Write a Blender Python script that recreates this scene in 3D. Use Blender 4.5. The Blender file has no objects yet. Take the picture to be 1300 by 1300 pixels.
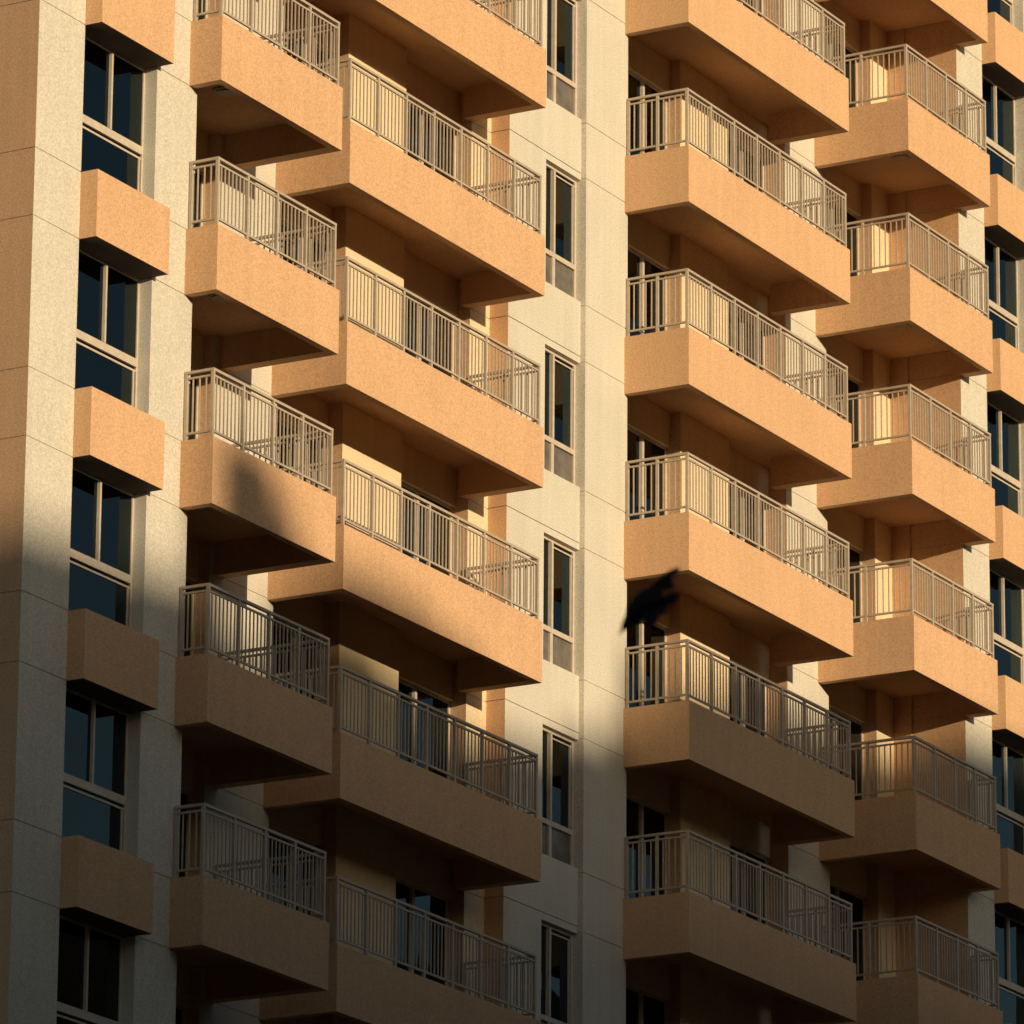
import bpy, math, random
from mathutils import Vector, Matrix
random.seed(7)
S = bpy.context.scene
COL = S.collection
H = 3.2                      # storey height
GZ = -20.5                   # street level
TOP = 27.0

# ------------------------------------------------------------------ helpers
class MB:
    """collects boxes, prisms, tubes and builds ONE mesh object"""
    def __init__(s): s.v = []; s.f = []; s.sm = []
    def box(s, x0, x1, y0, y1, z0, z1):
        b = len(s.v)
        s.v += [(x0,y0,z0),(x1,y0,z0),(x1,y1,z0),(x0,y1,z0),(x0,y0,z1),(x1,y0,z1),(x1,y1,z1),(x0,y1,z1)]
        s.f += [tuple(b+i for i in q) for q in ((0,3,2,1),(4,5,6,7),(0,1,5,4),(1,2,6,5),(2,3,7,6),(3,0,4,7))]
        s.sm += [False]*6
    def loft(s, rings, caps=True, smooth=True):
        n = len(rings[0]); b = len(s.v)
        for r in rings: s.v += [tuple(p) for p in r]
        for i in range(len(rings)-1):
            for j in range(n):
                s.f.append((b+i*n+j, b+i*n+(j+1)%n, b+(i+1)*n+(j+1)%n, b+(i+1)*n+j)); s.sm.append(smooth)
        if caps:
            s.f.append(tuple(b+j for j in reversed(range(n)))); s.sm.append(False)
            s.f.append(tuple(b+(len(rings)-1)*n+j for j in range(n))); s.sm.append(False)
    def disc(s, cx, cy, z0, z1, r, n=24):
        s.loft([[(cx+r*math.cos(2*math.pi*i/n), cy+r*math.sin(2*math.pi*i/n), z) for i in range(n)] for z in (z0, z1)])
    def build(s, name, mat, parent=None, origin=(0,0,0), ploc=(0,0,0)):
        o = Vector(origin)
        me = bpy.data.meshes.new(name)
        me.from_pydata([tuple(Vector(p)-o) for p in s.v], [], s.f)
        me.polygons.foreach_set('use_smooth', s.sm)
        me.update()
        me.materials.append(mat)
        ob = bpy.data.objects.new(name, me); COL.objects.link(ob)
        if parent is not None: ob.parent = parent
        ob.location = o - Vector(ploc)
        return ob

def empty(name, loc, label, cat, group=None):
    o = bpy.data.objects.new(name, None); COL.objects.link(o)
    o.location = loc; o.empty_display_size = .5
    o['label'] = label; o['category'] = cat
    if group: o['group'] = group
    return o

# ------------------------------------------------------------------ materials
def nodes(name):
    m = bpy.data.materials.new(name); m.use_nodes = True
    nt = m.node_tree; nt.nodes.clear()
    out = nt.nodes.new('ShaderNodeOutputMaterial')
    return m, nt, out

def stucco(name, col, grain=.30, rough=.93, wear=.05):
    m, nt, out = nodes(name); N = nt.nodes.new; L = nt.links.new
    p = N('ShaderNodeBsdfPrincipled'); p.inputs['Roughness'].default_value = rough
    p.inputs['Specular IOR Level'].default_value = .15
    geo = N('ShaderNodeNewGeometry')
    n1 = N('ShaderNodeTexNoise'); n1.inputs['Scale'].default_value = 42; n1.inputs['Detail'].default_value = 4; n1.inputs['Roughness'].default_value = .75
    L(geo.outputs['Position'], n1.inputs['Vector'])
    r1 = N('ShaderNodeMapRange'); r1.inputs['From Min'].default_value = .28; r1.inputs['From Max'].default_value = .72
    r1.inputs['To Min'].default_value = 1-grain; r1.inputs['To Max'].default_value = 1+grain*.75
    L(n1.outputs['Fac'], r1.inputs['Value'])
    # large blotches of weathering
    n2 = N('ShaderNodeTexNoise'); n2.inputs['Scale'].default_value = .9; n2.inputs['Detail'].default_value = 5
    L(geo.outputs['Position'], n2.inputs['Vector'])
    r2 = N('ShaderNodeMapRange'); r2.inputs['From Min'].default_value = .3; r2.inputs['From Max'].default_value = .7
    r2.inputs['To Min'].default_value = 1-wear; r2.inputs['To Max'].default_value = 1+wear*.4
    L(n2.outputs['Fac'], r2.inputs['Value'])
    # faint rain streaks: stretched vertically
    mp = N('ShaderNodeMapping'); mp.inputs['Scale'].default_value = (7, 7, .35)
    L(geo.outputs['Position'], mp.inputs['Vector'])
    n3 = N('ShaderNodeTexNoise'); n3.inputs['Scale'].default_value = 1; n3.inputs['Detail'].default_value = 3
    L(mp.outputs['Vector'], n3.inputs['Vector'])
    r3 = N('ShaderNodeMapRange'); r3.inputs['From Min'].default_value = .35; r3.inputs['From Max'].default_value = .7
    r3.inputs['To Min'].default_value = 1-wear*.8; r3.inputs['To Max'].default_value = 1.02
    L(n3.outputs['Fac'], r3.inputs['Value'])
    m1 = N('ShaderNodeMath'); m1.operation = 'MULTIPLY'; L(r1.outputs[0], m1.inputs[0]); L(r2.outputs[0], m1.inputs[1])
    m2 = N('ShaderNodeMath'); m2.operation = 'MULTIPLY'; L(m1.outputs[0], m2.inputs[0]); L(r3.outputs[0], m2.inputs[1])
    vm = N('ShaderNodeVectorMath'); vm.operation = 'SCALE'; vm.inputs[0].default_value = col
    L(m2.outputs[0], vm.inputs['Scale'])
    L(vm.outputs[0], p.inputs['Base Color'])
    bp = N('ShaderNodeBump'); bp.inputs['Strength'].default_value = .35; bp.inputs['Distance'].default_value = .006
    L(n1.outputs['Fac'], bp.inputs['Height']); L(bp.outputs[0], p.inputs['Normal'])
    L(p.outputs[0], out.inputs['Surface'])
    return m

def paint(name, col, rough=.45, spec=.4, metal=0, var=.12, scale=9):
    m, nt, out = nodes(name); N = nt.nodes.new; L = nt.links.new
    p = N('ShaderNodeBsdfPrincipled'); p.inputs['Roughness'].default_value = rough
    p.inputs['Specular IOR Level'].default_value = spec; p.inputs['Metallic'].default_value = metal
    geo = N('ShaderNodeNewGeometry'); n = N('ShaderNodeTexNoise'); n.inputs['Scale'].default_value = scale; n.inputs['Detail'].default_value = 4
    L(geo.outputs['Position'], n.inputs['Vector'])
    r = N('ShaderNodeMapRange'); r.inputs['From Min'].default_value = .3; r.inputs['From Max'].default_value = .7
    r.inputs['To Min'].default_value = 1-var; r.inputs['To Max'].default_value = 1+var*.5
    L(n.outputs['Fac'], r.inputs['Value'])
    vm = N('ShaderNodeVectorMath'); vm.operation = 'SCALE'; vm.inputs[0].default_value = col
    L(r.outputs[0], vm.inputs['Scale']); L(vm.outputs[0], p.inputs['Base Color'])
    L(p.outputs[0], out.inputs['Surface'])
    return m

def glass(name, tint):
    m, nt, out = nodes(name); N = nt.nodes.new; L = nt.links.new
    tr = N('ShaderNodeBsdfTransparent'); tr.inputs['Color'].default_value = (*tint, 1)
    gl = N('ShaderNodeBsdfGlossy'); gl.inputs['Roughness'].default_value = .02; gl.inputs['Color'].default_value = (.68,.90,1,1)
    geo = N('ShaderNodeNewGeometry'); n = N('ShaderNodeTexNoise'); n.inputs['Scale'].default_value = 1.3; n.inputs['Detail'].default_value = 1
    L(geo.outputs['Position'], n.inputs['Vector'])
    bp = N('ShaderNodeBump'); bp.inputs['Strength'].default_value = .12; bp.inputs['Distance'].default_value = .03
    L(n.outputs['Fac'], bp.inputs['Height']); L(bp.outputs[0], gl.inputs['Normal'])
    fr = N('ShaderNodeFresnel'); fr.inputs['IOR'].default_value = 1.6
    mx = N('ShaderNodeMixShader'); L(fr.outputs[0], mx.inputs[0]); L(tr.outputs[0], mx.inputs[1]); L(gl.outputs[0], mx.inputs[2])
    L(mx.outputs[0], out.inputs['Surface'])
    return m

M_CREAM = stucco('cream_stucco', (.655,.612,.510), grain=.36)
M_RECESS = stucco('bounce_warmed_cream', (.80,.645,.42), grain=.30)  # cream lightened and warmed to stand in for bounced light in the recesses
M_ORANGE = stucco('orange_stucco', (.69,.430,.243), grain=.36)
M_RAIL = paint('beige_metal_paint', (.47,.385,.29))
M_FRAME = paint('beige_window_frame', (.58,.49,.385), rough=.4)
M_GLASS = glass('dark_tinted_glass', (.07,.08,.09))
M_FROST = paint('frosted_grey_glass', (.16,.14,.115), rough=.25, spec=.5, var=.3, scale=5)
M_ROOM = paint('room_wall', (.22,.19,.16), rough=.9)
M_CURT = paint('brown_curtain', (.26,.19,.13), rough=.95, var=.2, scale=14)
M_UNDER = paint('underside_shade_brown', (.11,.075,.055), rough=.9)
M_LAMP = paint('white_lamp_cover', (.36,.26,.17), rough=.5)
M_GROUND = paint('asphalt', (.05,.045,.04), rough=.95, var=.4, scale=.4)
M_ROOF = stucco('grey_concrete', (.12,.11,.10))

# ------------------------------------------------------------------ the building
BASE = Vector((-4, 1, GZ))
BLD = empty('apartment_building', BASE, 'tall cream apartment building with orange balconies, beige railings and dark windows in low sun', 'building')
def part(mb, name, mat, origin):
    return mb.build(name, mat, BLD, origin, BASE)

GR = .016     # width of the shadow grooves
def column(name, x0, x1, y0, grooves, y1=2.6, mat=M_CREAM, ret=True):
    """a pier or wall running the whole height, cut by horizontal grooves"""
    mb = MB()
    gs = [GZ] + sorted(grooves) + [TOP]
    d = .013
    for i in range(len(gs)-1):
        a = gs[i] + (GR/2 if i else 0); b = gs[i+1] - (GR/2 if i+1 < len(gs)-1 else 0)
        mb.box(x0, x1, y0, y1, a, b)
    for g in sorted(grooves):
        mb.box(x0+d, x1-d, y0+d, y1, g-GR/2, g+GR/2)
    o = part(mb, name, mat, ((x0+x1)/2, y0, GZ))
    o.data.materials.append(M_ORANGE)                   # left-facing sides get orange: end-wall paint, and warm side shade painted on the returns
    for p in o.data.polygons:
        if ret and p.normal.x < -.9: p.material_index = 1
    return o

KS = range(-2, 8)
def gv(*offs): return [k*H+o for k in KS for o in offs]

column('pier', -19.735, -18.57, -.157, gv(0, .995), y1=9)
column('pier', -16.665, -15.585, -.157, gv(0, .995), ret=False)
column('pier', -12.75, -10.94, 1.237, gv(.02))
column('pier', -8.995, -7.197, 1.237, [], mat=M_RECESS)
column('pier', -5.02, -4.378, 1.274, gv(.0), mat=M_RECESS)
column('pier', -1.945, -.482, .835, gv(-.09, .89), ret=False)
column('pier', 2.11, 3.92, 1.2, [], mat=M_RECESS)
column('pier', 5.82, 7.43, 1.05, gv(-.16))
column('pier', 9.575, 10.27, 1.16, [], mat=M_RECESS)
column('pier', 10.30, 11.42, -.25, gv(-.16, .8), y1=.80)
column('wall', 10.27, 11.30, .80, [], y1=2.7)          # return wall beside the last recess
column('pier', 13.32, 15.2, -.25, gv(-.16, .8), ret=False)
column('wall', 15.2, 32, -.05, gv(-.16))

# wall with the slim windows between the two balcony stacks
MWX0, MWX1, MWY = -4.378, -1.945, .93
MW0, MW1 = .965, 3.09           # opening, above the storey line
mb = MB()
WL, WR = -3.145, -1.947
for k in KS:
    z = k*H
    g = z + .01                 # groove just above the window head
    mb.box(MWX0, MWX1, MWY, 1.3, g+GR/2, z+MW0)
    mb.box(MWX0, MWX1-.002, MWY, 1.3, z+MW1-H, g-GR/2)
    mb.box(MWX0+.02, MWX1, MWY+.02, 1.3, g-GR/2, g+GR/2)
    mb.box(MWX0, WL, MWY, 1.3, z+MW0, z+MW1)
mb.box(MWX0, MWX1, MWY, 1.3, GZ, KS[0]*H+MW1-H)
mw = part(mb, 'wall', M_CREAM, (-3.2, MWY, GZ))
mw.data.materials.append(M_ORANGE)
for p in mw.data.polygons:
    if p.normal.x < -.9: p.material_index = 1  # orange puts the warm side shade into the step's left face

# dark rooms and the body of the building behind everything
mb = MB(); mb.box(-19.6, 32, 2.62, 16, GZ, TOP-.1)
part(mb, 'interior_wall', M_ROOM, (0, 2.62, GZ))
mb = MB(); mb.box(-19.735, 32, -.157, 16, TOP, TOP+.6)
part(mb, 'roof', M_ORANGE, (0, 8, TOP))

def copies(proto, subs, offs):
    """repeat a part with its sub-parts at other storeys"""
    for dz in offs:
        c = proto.copy(); COL.objects.link(c); c.location = proto.location + Vector((0,0,dz))
        for s in subs:
            d = s.copy(); COL.objects.link(d); d.parent = c
            if s.name.startswith('curtain'):             # every flat draws its curtain differently
                w = random.choice((.5, .8, 1.0, 1.6, 2.2)); d.scale.x = w
                d.location.x += random.uniform(-.12, .15)

# ------------------------------------------------------------------ balconies
PH = .995; SOF = .50; SLAB = .64
TF, TL, TR = .12, .15, .22
def railing_run(mb, axis, a0, a1, c, z, bays, end0=True, end1=True, pw=.045):
    """posts, second rail, bottom rail and balusters along x or y at line c"""
    def bx(u0, u1, w, z0, z1, cc=c):
        if axis == 'x': mb.box(u0, u1, cc-w/2, cc+w/2, z0, z1)
        else: mb.box(cc-w/2, cc+w/2, u0, u1, z0, z1)
    n = len(bays)-1
    for i, b in enumerate(bays):
        if (i == 0 and not end0) or (i == n and not end1): continue
        bx(b-pw/2, b+pw/2, pw, z, z+1.004)
    for i in range(n):
        u0, u1 = bays[i]+pw/2-.001, bays[i+1]-pw/2+.001
        bx(u0, u1, .030, z+.925, z+.955)
        bx(u0, u1, .032, z+.095, z+.128)
        m = max(2, round((bays[i+1]-bays[i])/.107))
        for j in range(1, m):
            u = bays[i] + (bays[i+1]-bays[i])*j/m
            bx(u-.009, u+.009, .018, z+.127, z+.926)

def lin(a, b, n): return [a+(b-a)*i/n for i in range(n+1)]

def balcony(X0, X1, Y0, YL, YR, YD, dz, rec, nfront, nleft, nright, levels, lamp=None):
    """X0..X1 front; YL, YR where the side parapets meet the wall; YD door plane;
    rec = (x0, x1) of the recess the floor runs into"""
    z = dz
    mb = MB()
    mb.box(X0, X1, Y0, Y0+TF, z, z+PH)
    mb.box(X0, X0+TL, Y0+TF, YL+.05, z, z+PH)
    mb.box(X1-TR, X1, Y0+TF, YR+.05, z, z+PH)
    mb.box(X0+TL, X1-TR, Y0+TF, YD+.2, z+SOF, z+SLAB)
    if rec[0] < X0+TL: mb.box(rec[0], X0+TL, YL+.05, YD+.2, z+SOF, z+SLAB)
    if rec[1] > X1-TR: mb.box(X1-TR, rec[1], YR+.05, YD+.2, z+SOF, z+SLAB)
    org = ((X0+X1)/2, Y0, z)
    k0 = levels[0]
    b = part(mb, 'balcony', M_ORANGE, org)
    b.location.z += k0*H
    zt = z+PH
    e = .065
    subs = []
    fx = lin(X0+e, X1-e, nfront)
    def sub(mb, name, mat):
        o = mb.build(name, mat, b, org, org); subs.append(o); return o
    mb = MB(); railing_run(mb, 'x', X0+e, X1-e, Y0+e, zt, fx, pw=.046); sub(mb, 'railing', M_RAIL)
    yl = lin(YL-.035, Y0+e, nleft)[::-1]
    mb = MB(); railing_run(mb, 'y', yl[0], yl[-1], X0+e, zt, yl, end0=False); sub(mb, 'railing', M_RAIL)
    yr = lin(YR-.035, Y0+e, nright)[::-1]
    mb = MB(); railing_run(mb, 'y', yr[0], yr[-1], X1-e, zt, yr, end0=False); sub(mb, 'railing', M_RAIL)
    mb = MB(); w = .026
    mb.box(X0+e-w, X1-e+w, Y0+e-w, Y0+e+w, zt+1.005, zt+1.045)
    mb.box(X0+e-w, X0+e+w, Y0+e+w, YL-.002, zt+1.005, zt+1.045)
    mb.box(X1-e-w, X1-e+w, Y0+e+w, YR-.002, zt+1.005, zt+1.045)
    sub(mb, 'handrail', M_RAIL)
    if lamp:
        mb = MB(); mb.disc(lamp[0], lamp[1], z+SOF-.03, z+SOF+.01, .19); mb.disc(lamp[0], lamp[1], z+SOF-.045, z+SOF-.03, .14)
        sub(mb, 'ceiling_lamp', M_LAMP)
    copies(b, subs, [(k-k0)*H for k in levels[1:]])

CZ, DZ = -.268, -.201
balcony(-15.80, -12.379, -.70, -.157, 1.237, 1.43, 0, (-15.585, -12.75), 4, 1, 2, [-1,0,1,2,3,4,5], lamp=(-14.25, .20))
balcony(-11.109, -4.994, -.081, 1.237, 1.274, 1.5, 0, (-10.94, -5.02), 7, 2, 2, [-1,0,1,2,3,4,5])
balcony(-.591, 5.515, -.376, .835, 1.05, 1.4, CZ, (-.482, 5.82), 7, 2, 2, [0,1,2,3,4,5,6,7])
balcony(7.008, 10.458, -.822, 1.05, -.25, 1.365, DZ, (7.43, 10.27), 4, 2, 1, [0,1,2,3,4,5,6,7], lamp=(8.5, .04))

# ------------------------------------------------------------------ balcony doors
DB, DT = .64, 3.10
def door(x0, x1, yd, dz, mull, levels):
    """sliding glass door filling a recess, with the lintel wall over it"""
    z = dz; ks = list(range(levels[0]-1, levels[-1]+1))
    mb = MB(); mb.box(x0, x1, yd, yd+.35, z+DT, z+H+SOF+.02)
    l = part(mb, 'lintel', M_RECESS, ((x0+x1)/2, yd, z+DT)); l.location.z += ks[0]*H
    copies(l, [], [(k-ks[0])*H for k in ks[1:]])
    mb = MB(); mb.box(x0, x1, yd, yd+.35, GZ, ks[0]*H+dz+DT-.002)
    part(mb, 'wall', M_CREAM, ((x0+x1)/2, yd, GZ))
    k0 = levels[0]; z = dz
    yf = yd+.06; f = .05
    mb = MB()
    mb.box(x0, x0+f, yf, yf+.07, z+DB, z+DT); mb.box(x1-f, x1, yf, yf+.07, z+DB, z+DT)
    mb.box(x0+f, x1-f, yf, yf+.07, z+DT-f, z+DT); mb.box(x0+f, x1-f, yf, yf+.07, z+DB, z+DB+.06)
    mb.box(mull-.035, mull+.035, yf-.012, yf+.06, z+DB+.06, z+DT-f)
    org = ((x0+x1)/2, yf, z+DB)
    d = part(mb, 'balcony_door', M_FRAME, org); d.location.z += k0*H
    subs = []
    for a, b, y in ((x0+f, mull-.035, yf+.045), (mull+.035, x1-f, yf+.02)):
        mb = MB(); mb.box(a, b, y, y+.012, z+DB+.06, z+DT-f)
        subs.append(mb.build('glass_pane', M_GLASS, d, org, org))
    copies(d, subs, [(k-k0)*H for k in levels[1:]])

door(-15.585, -12.75, 1.43, 0, -14.2, [-1,0,1,2,3,4])
door(-10.94, -8.995, 1.5, 0, -9.75, [-1,0,1,2,3,4])
door(-7.197, -5.02, 1.5, 0, -6.12, [-1,0,1,2,3,4,5])
door(-.482, 2.11, 1.4, CZ, 1.236, [0,1,2,3,4,5,6])
door(3.92, 5.82, 1.4, CZ, 4.95, [0,1,2,3,4,5,6])
door(7.43, 9.575, 1.365, DZ, 8.5, [0,1,2,3,4,5,6])

# ------------------------------------------------------------------ windows with orange spandrel boxes
def curtain(mb, x0, x1, y, z0, z1):
    n = max(6, int((x1-x0)/.03)); b = len(mb.v)
    for i in range(n+1):
        x = x0+(x1-x0)*i/n; yy = y+.03*math.sin(i*1.9)+.012*math.sin(i*.7)
        mb.v += [(x, yy, z0), (x, yy, z1)]
    for i in range(n):
        mb.f.append((b+2*i, b+2*i+2, b+2*i+3, b+2*i+1)); mb.sm.append(True)

def bay(x0, x1, ypier, dz, mull, levels, wlevels):
    yb = ypier-.28; yw = ypier+.207
    # spandrel boxes
    k0 = levels[0]
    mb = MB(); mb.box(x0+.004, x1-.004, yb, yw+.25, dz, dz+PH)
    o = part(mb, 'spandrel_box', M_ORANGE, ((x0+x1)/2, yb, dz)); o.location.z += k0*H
    o.data.materials.append(M_UNDER)                    # shade under the box painted into its bottom face
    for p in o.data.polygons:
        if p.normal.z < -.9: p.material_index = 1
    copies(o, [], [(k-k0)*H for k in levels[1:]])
    # wall filling the bay far above and below the frame
    mb = MB(); mb.box(x0, x1, yw, yw+.3, GZ, levels[0]*H+dz-.002)
    part(mb, 'wall', M_CREAM, ((x0+x1)/2, yw, GZ))
    # windows
    k0 = wlevels[0]; z0, z1 = dz+PH, dz+H; zt = dz+1.95
    f = .035; y = yw
    mb = MB()
    mb.box(x0, x0+f, y, y+.08, z0, z1); mb.box(x1-f, x1, y, y+.08, z0, z1)
    mb.box(x0+f, x1-f, y, y+.08, z1-f, z1)
    mb.box(x0+f, x1-f, y-.012, y+.08, zt-.075, zt+.045)             # transom
    mb.box(mull-.02, mull+.02, y-.02, y+.05, zt+.045, z1-f)          # meeting stile
    mb.box(x0+f, x1-f, y+.012, y+.06, zt-.145, zt-.115)              # top of lower light
    mb.box(x1-f-.055, x1-f-.030, y+.012, y+.06, z0, zt-.145)
    org = ((x0+x1)/2, y, z0)
    w = part(mb, 'window', M_FRAME, org); w.location.z += k0*H
    subs = []
    for a, b, yy, za, zb in ((x0+f, mull-.02, y+.03, zt+.045, z1-f), (mull+.02, x1-f, y+.02, zt+.045, z1-f), (x0+f, x1-f, y+.03, z0, zt-.075)):
        mb = MB(); mb.box(a, b, yy, yy+.01, za, zb); subs.append(mb.build('glass_pane', M_GLASS, w, org, org))
    mb = MB(); curtain(mb, mull-.34, mull-.05, y+.22, zt+.1, z1); subs.append(mb.build('curtain', M_CURT, w, org, org))
    copies(w, subs, [(k-k0)*H for k in wlevels[1:]])

bay(-18.57, -16.665, -.157, 0, -17.55, [-1,0,1,2,3,4,5], [-1,0,1,2,3,4])
bay(11.42, 13.32, -.25, DZ, 12.45, [0,1,2,3,4,5,6,7,8], [0,1,2,3,4,5,6,7])

# slim windows of the middle wall
def slim(levels):
    k0 = levels[0]; z0, z1 = MW0, MW1; zt = 1.555; y = MWY+.085; f = .04; mull = -2.72
    x0, x1 = WL, WR
    mb = MB()
    mb.box(x0, x0+f, y, y+.08, z0, z1); mb.box(x1-f-.02, x1, y, y+.08, z0, z1)
    mb.box(x0+f, x1-f-.02, y, y+.08, z1-.05, z1); mb.box(x0+f, x1-f-.02, y, y+.08, z0, z0+.03)
    mb.box(x0+f, x1-f-.02, y-.012, y+.07, zt-.045, zt+.04)
    mb.box(mull-.03, mull+.03, y-.016, y+.07, zt+.04, z1-.05)
    mb.box(mull-.045, mull+.045, y-.004, y+.07, z0+.03, zt-.045)
    mb.box(mull+.03, x1-f-.02, y+.004, y+.05, z1-.13, z1-.105)        # inner sash rail
    mb.box(x1-f-.085, x1-f-.06, y+.004, y+.05, zt+.04, z1-.13)
    org = ((x0+x1)/2, y, z0)
    w = part(mb, 'window', M_FRAME, org); w.location.z += k0*H
    subs = []
    for a, b, yy, za, zb, mat in ((x0+f, mull-.03, y+.05, zt+.04, z1-.05, M_GLASS), (mull+.03, x1-f-.02, y+.03, zt+.04, z1-.05, M_GLASS),
                          (x0+f, mull-.045, y+.03, z0+.03, zt-.045, M_FROST), (mull+.045, x1-f-.02, y+.03, z0+.03, zt-.045, M_FROST)):
        mb = MB(); mb.box(a, b, yy, yy+.01, za, zb)
        o = mb.build('glass_pane', mat, w, org, org)
        if mat is M_FROST: o['label'] = 'frosted grey lower pane'
        subs.append(o)
    mb = MB(); curtain(mb, mull+.12, mull+.55, y+.2, zt, z1); subs.append(mb.build('curtain', M_CURT, w, org, org))
    copies(w, subs, [(k-k0)*H for k in levels[1:]])
slim([-1,0,1,2,3,4,5])

# ------------------------------------------------------------------ street and the block that throws the long shadow
mb = MB()
mb.v = [(-4000,-4000,GZ),(4000,-4000,GZ),(4000,4000,GZ),(-4000,4000,GZ)]; mb.f = [(0,1,2,3)]; mb.sm = [False]
g = mb.build('ground', M_GROUND); g['kind'] = 'structure'

SUN = Vector((.36, 1.0, -.13)).normalized()       # direction the light travels
ZR = 20.8
nb = empty('offscreen_block', (-36, -112, GZ), 'long grey flat-roofed block across the street with added roof slabs shaping its shadow', 'building')
A_, B_ = Vector((-19-.36*119.3, -120, 0)), Vector((11-.36*107.3, -107.8, 0))
ux = (B_-A_).normalized(); uy = Vector((ux.y, -ux.x, 0))    # uy points away from the tower
def oblong(mb, s0, s1, d0, d1, z0, z1):
    c = [A_+ux*s+uy*d for s, d in ((s0,d0),(s1,d0),(s1,d1),(s0,d1))]
    b = len(mb.v)
    mb.v += [(p.x,p.y,z0) for p in c] + [(p.x,p.y,z1) for p in c]
    mb.f += [tuple(b+i for i in q) for q in ((0,1,2,3),(7,6,5,4),(0,4,5,1),(1,5,6,2),(2,6,7,3),(3,7,4,0))]; mb.sm += [False]*6
L_ = (B_-A_).length
mb = MB(); oblong(mb, -60, L_+60, 0, 14, GZ, ZR)
mb.build('wall', M_ROOF, nb, (-36,-112,GZ), (-36,-112,GZ))
def s_of(x): return (x+19)/30*L_                    # where on the roof the ray to facade x passes
for xa, xb, dh in ((-15.6,-14.7,2.2),(-14.7,-14.0,1.5),(-14.0,-13.3,.7),(-11.6,-10.2,1.2),(-10.2,-9.0,1.05),(-9.0,-7.6,.65),(-3.2,-1.8,.5),(-1.8,-1.1,.85),
                   (-1.1,3,2.1),(3,6,2.3),(6,9,2.3),(9,14,2.35),(14,40,2.8)):
    mb = MB(); oblong(mb, s_of(xa-.45), s_of(xb-.45)-.01, .6, 1.6, ZR-.3, ZR+dh)  # unseen slabs added and sized to bump the shadow edge
    mb.build('shadow_slab', M_ROOF, nb, (-36,-112,GZ), (-36,-112,GZ))
cb = empty('offscreen_block', (10, -42, GZ), 'added unseen dark blocks that cut sky light from the facade', 'building')  # unseen masses added to darken the lower floors
mb = MB(); mb.box(-38, 39, -46, -25, GZ, 8.0); mb.box(-8, 60, -24.9, -13, GZ, 6.3); mb.box(39.01, 95, -80, -26, GZ, 14); mb.box(-175, -125, -110, 60, GZ, 24)
mb.build('wall', M_ROOF, cb, (10,-42,GZ), (10,-42,GZ))

# ------------------------------------------------------------------ camera
R = Vector((0.48783784, -0.87290178, 0.00753097)); U = Vector((-0.25261639, -0.13291094, 0.9583943)); F = Vector((0.83558315, 0.46944345, 0.28534829))
CP = Vector((-87.2062, -45.7038, -18.7974)); FP = 7874.3
cd = bpy.data.cameras.new('camera'); cam = bpy.data.objects.new('camera', cd); COL.objects.link(cam)
cam.matrix_world = Matrix(((R.x,U.x,-F.x,CP.x),(R.y,U.y,-F.y,CP.y),(R.z,U.z,-F.z,CP.z),(0,0,0,1)))
cd.sensor_width = 36; cd.lens = FP/1300*36; cd.clip_start = 1; cd.clip_end = 12000
cd.dof.use_dof = True; cd.dof.focus_distance = 99; cd.dof.aperture_fstop = 3.9
S.camera = cam

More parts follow.
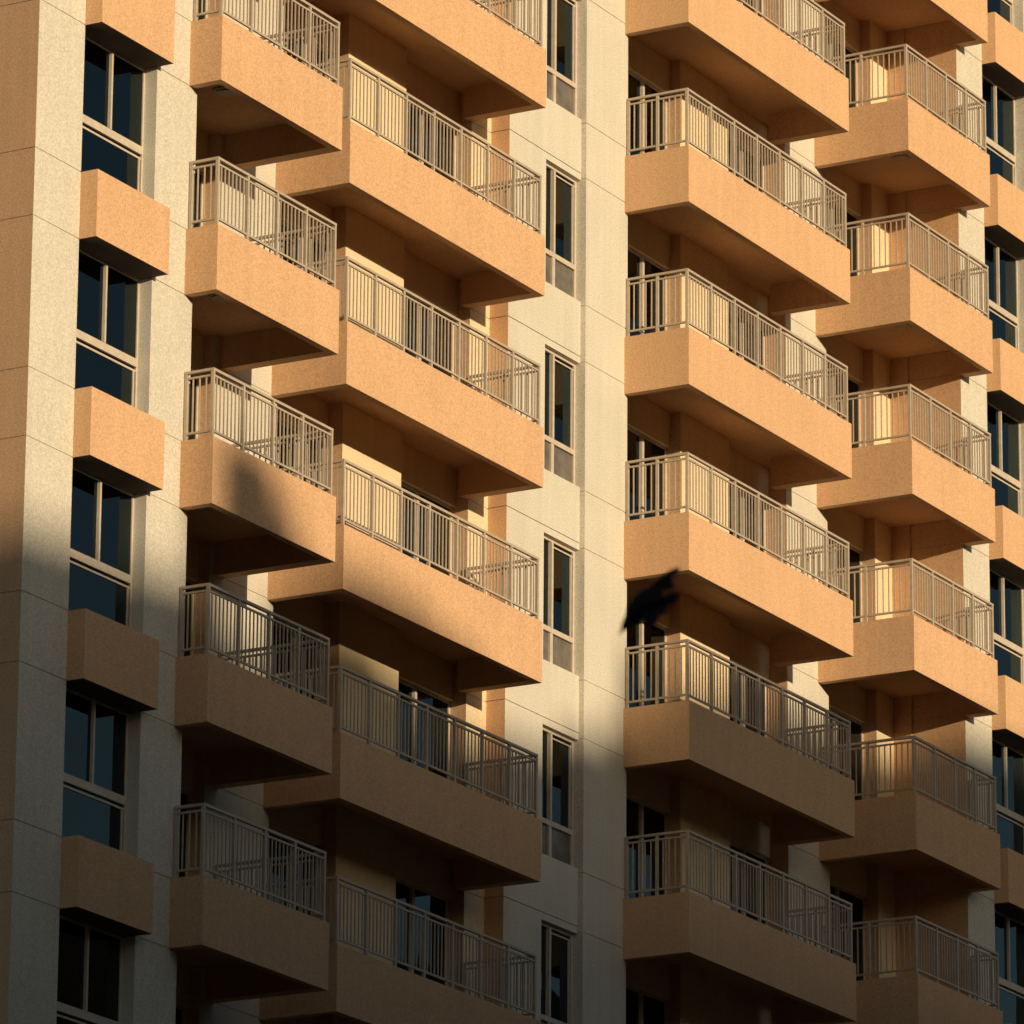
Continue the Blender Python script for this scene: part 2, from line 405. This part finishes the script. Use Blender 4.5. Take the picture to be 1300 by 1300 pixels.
# ------------------------------------------------------------------ the bird
def bird():
    D = 34.0
    def P(px, py, d=0.0):
        dd = D+d
        return CP + (F + R*((px-650)/FP) - U*((py-650)/FP))*dd
    c = P(818, 768)
    root = empty('bird', c, 'dark grey bird in flight with raised wings, head down in front of an orange balcony', 'bird')
    M_B = paint('dark_feathers', (.008,.008,.010), rough=.9, var=.5, scale=40)
    M_K = paint('beak_horn', (.30,.16,.12), rough=.5)
    s = D/FP
    # body: rings along the spine from tail root to head
    spine = [(842,744,-.01,2),(834,751,0,9),(824,760,0,15),(814,770,0,16),(806,779,0,12.5),(801,786,-.01,8.5),(797,791,-.015,7.2),(793,796,-.02,5.2),(790.5,799,-.02,2.6)]
    def tube(mb, sp, n=14, flat=1.0):
        pts = [P(a,b,d) for a,b,d,r in sp]; rings = []
        for i, (a,b,d,r) in enumerate(sp):
            t = (pts[min(i+1,len(pts)-1)]-pts[max(i-1,0)]).normalized()
            e1 = t.cross(F).normalized(); e2 = t.cross(e1).normalized()
            rings.append([pts[i]+e1*(r*s*math.cos(2*math.pi*j/n))+e2*(r*s*flat*math.sin(2*math.pi*j/n)) for j in range(n)])
        mb.loft(rings)
    mb = MB(); tube(mb, spine); mb.build('body', M_B, root, c, c)
    mb = MB(); tube(mb, [(791.5,798,-.02,2.6),(788.5,802,-.02,1.7),(785.5,806,-.02,.4)], 8); mb.build('beak', M_K, root, c, c)
    # wings: overlapping flight feathers, each a thin tapering blade
    def feather(mb, a, b, w, d0, d1, bend):
        pa, pb = P(*a, d0), P(*b, d1); t = (pb-pa).normalized(); e = t.cross(F).normalized(); nrm = t.cross(e)
        rings = []
        for i in range(7):
            u = i/6; ww = w*s*(.55+.9*u-.1)*(1 if u < .8 else (1-u)/.2*.75+.25)
            q = pa.lerp(pb, u)+nrm*(bend*math.sin(u*math.pi)*s)
            th = .004*(1.15-u)
            rings.append([q+e*ww-nrm*th*.2, q+nrm*th, q-e*ww-nrm*th*.2, q-nrm*th])
        mb.loft(rings, smooth=False)
    mb = MB()
    for i in range(11):                                     # far wing, stretched to the upper right
        u = i/10
        feather(mb, (810+u*28, 760-u*20), (830+u*33, 756-u*37+3*math.sin(i*2.1)), 4.0, -.02, .10+u*.08, 2)
    tube(mb, [(812,764,-.01,5),(826,750,.03,5),(842,735,.08,4),(853,726,.12,2.5)], 8, .5)
    mb.build('wing', M_B, root, c, c)
    mb = MB()
    for i in range(10):                                     # near wing, foreshortened towards the camera
        u = i/9
        feather(mb, (812+u*26, 772-u*12), (828+u*34, 796-u*40+2*math.sin(i*1.7)), 4.4, -.05, -.16-u*.10, -2)
    tube(mb, [(814,772,-.04,5),(826,766,-.10,5),(842,760,-.16,3.6),(854,756,-.22,2)], 8, .5)
    mb.build('wing', M_B, root, c, c)
    mb = MB()
    for i in range(6):
        u = i/5-.5
        feather(mb, (838,748), (853+u*8, 737+u*14), 3.0, 0, .02, 0)
    mb.build('tail', M_B, root, c, c)
bird()

# ------------------------------------------------------------------ light
to = -SUN
elev = math.asin(to.z); rot = math.atan2(to.x, to.y)
w = bpy.data.worlds.new('World'); S.world = w; w.use_nodes = True
nt = w.node_tree; bg = nt.nodes['Background']
sky = nt.nodes.new('ShaderNodeTexSky'); sky.sky_type = 'NISHITA'; sky.sun_disc = False
sky.sun_elevation = elev; sky.sun_rotation = rot
sky.air_density = 1.0; sky.dust_density = 1.0; sky.ozone_density = 1.0
nt.links.new(sky.outputs[0], bg.inputs['Color']); bg.inputs['Strength'].default_value = .092
sd = bpy.data.lights.new('sun', 'SUN'); sun = bpy.data.objects.new('sun', sd); COL.objects.link(sun)
sd.energy = 4.4; sd.angle = math.radians(.53); sd.color = (1.0, .79, .52)
sun.rotation_euler = SUN.to_track_quat('-Z', 'Y').to_euler(); sun.location = (-30,-60,40)

S.view_settings.view_transform = 'Standard'; S.view_settings.look = 'None'
S.view_settings.exposure = -.02; S.view_settings.gamma = 1
S.cycles.max_bounces = 8; S.cycles.diffuse_bounces = 5
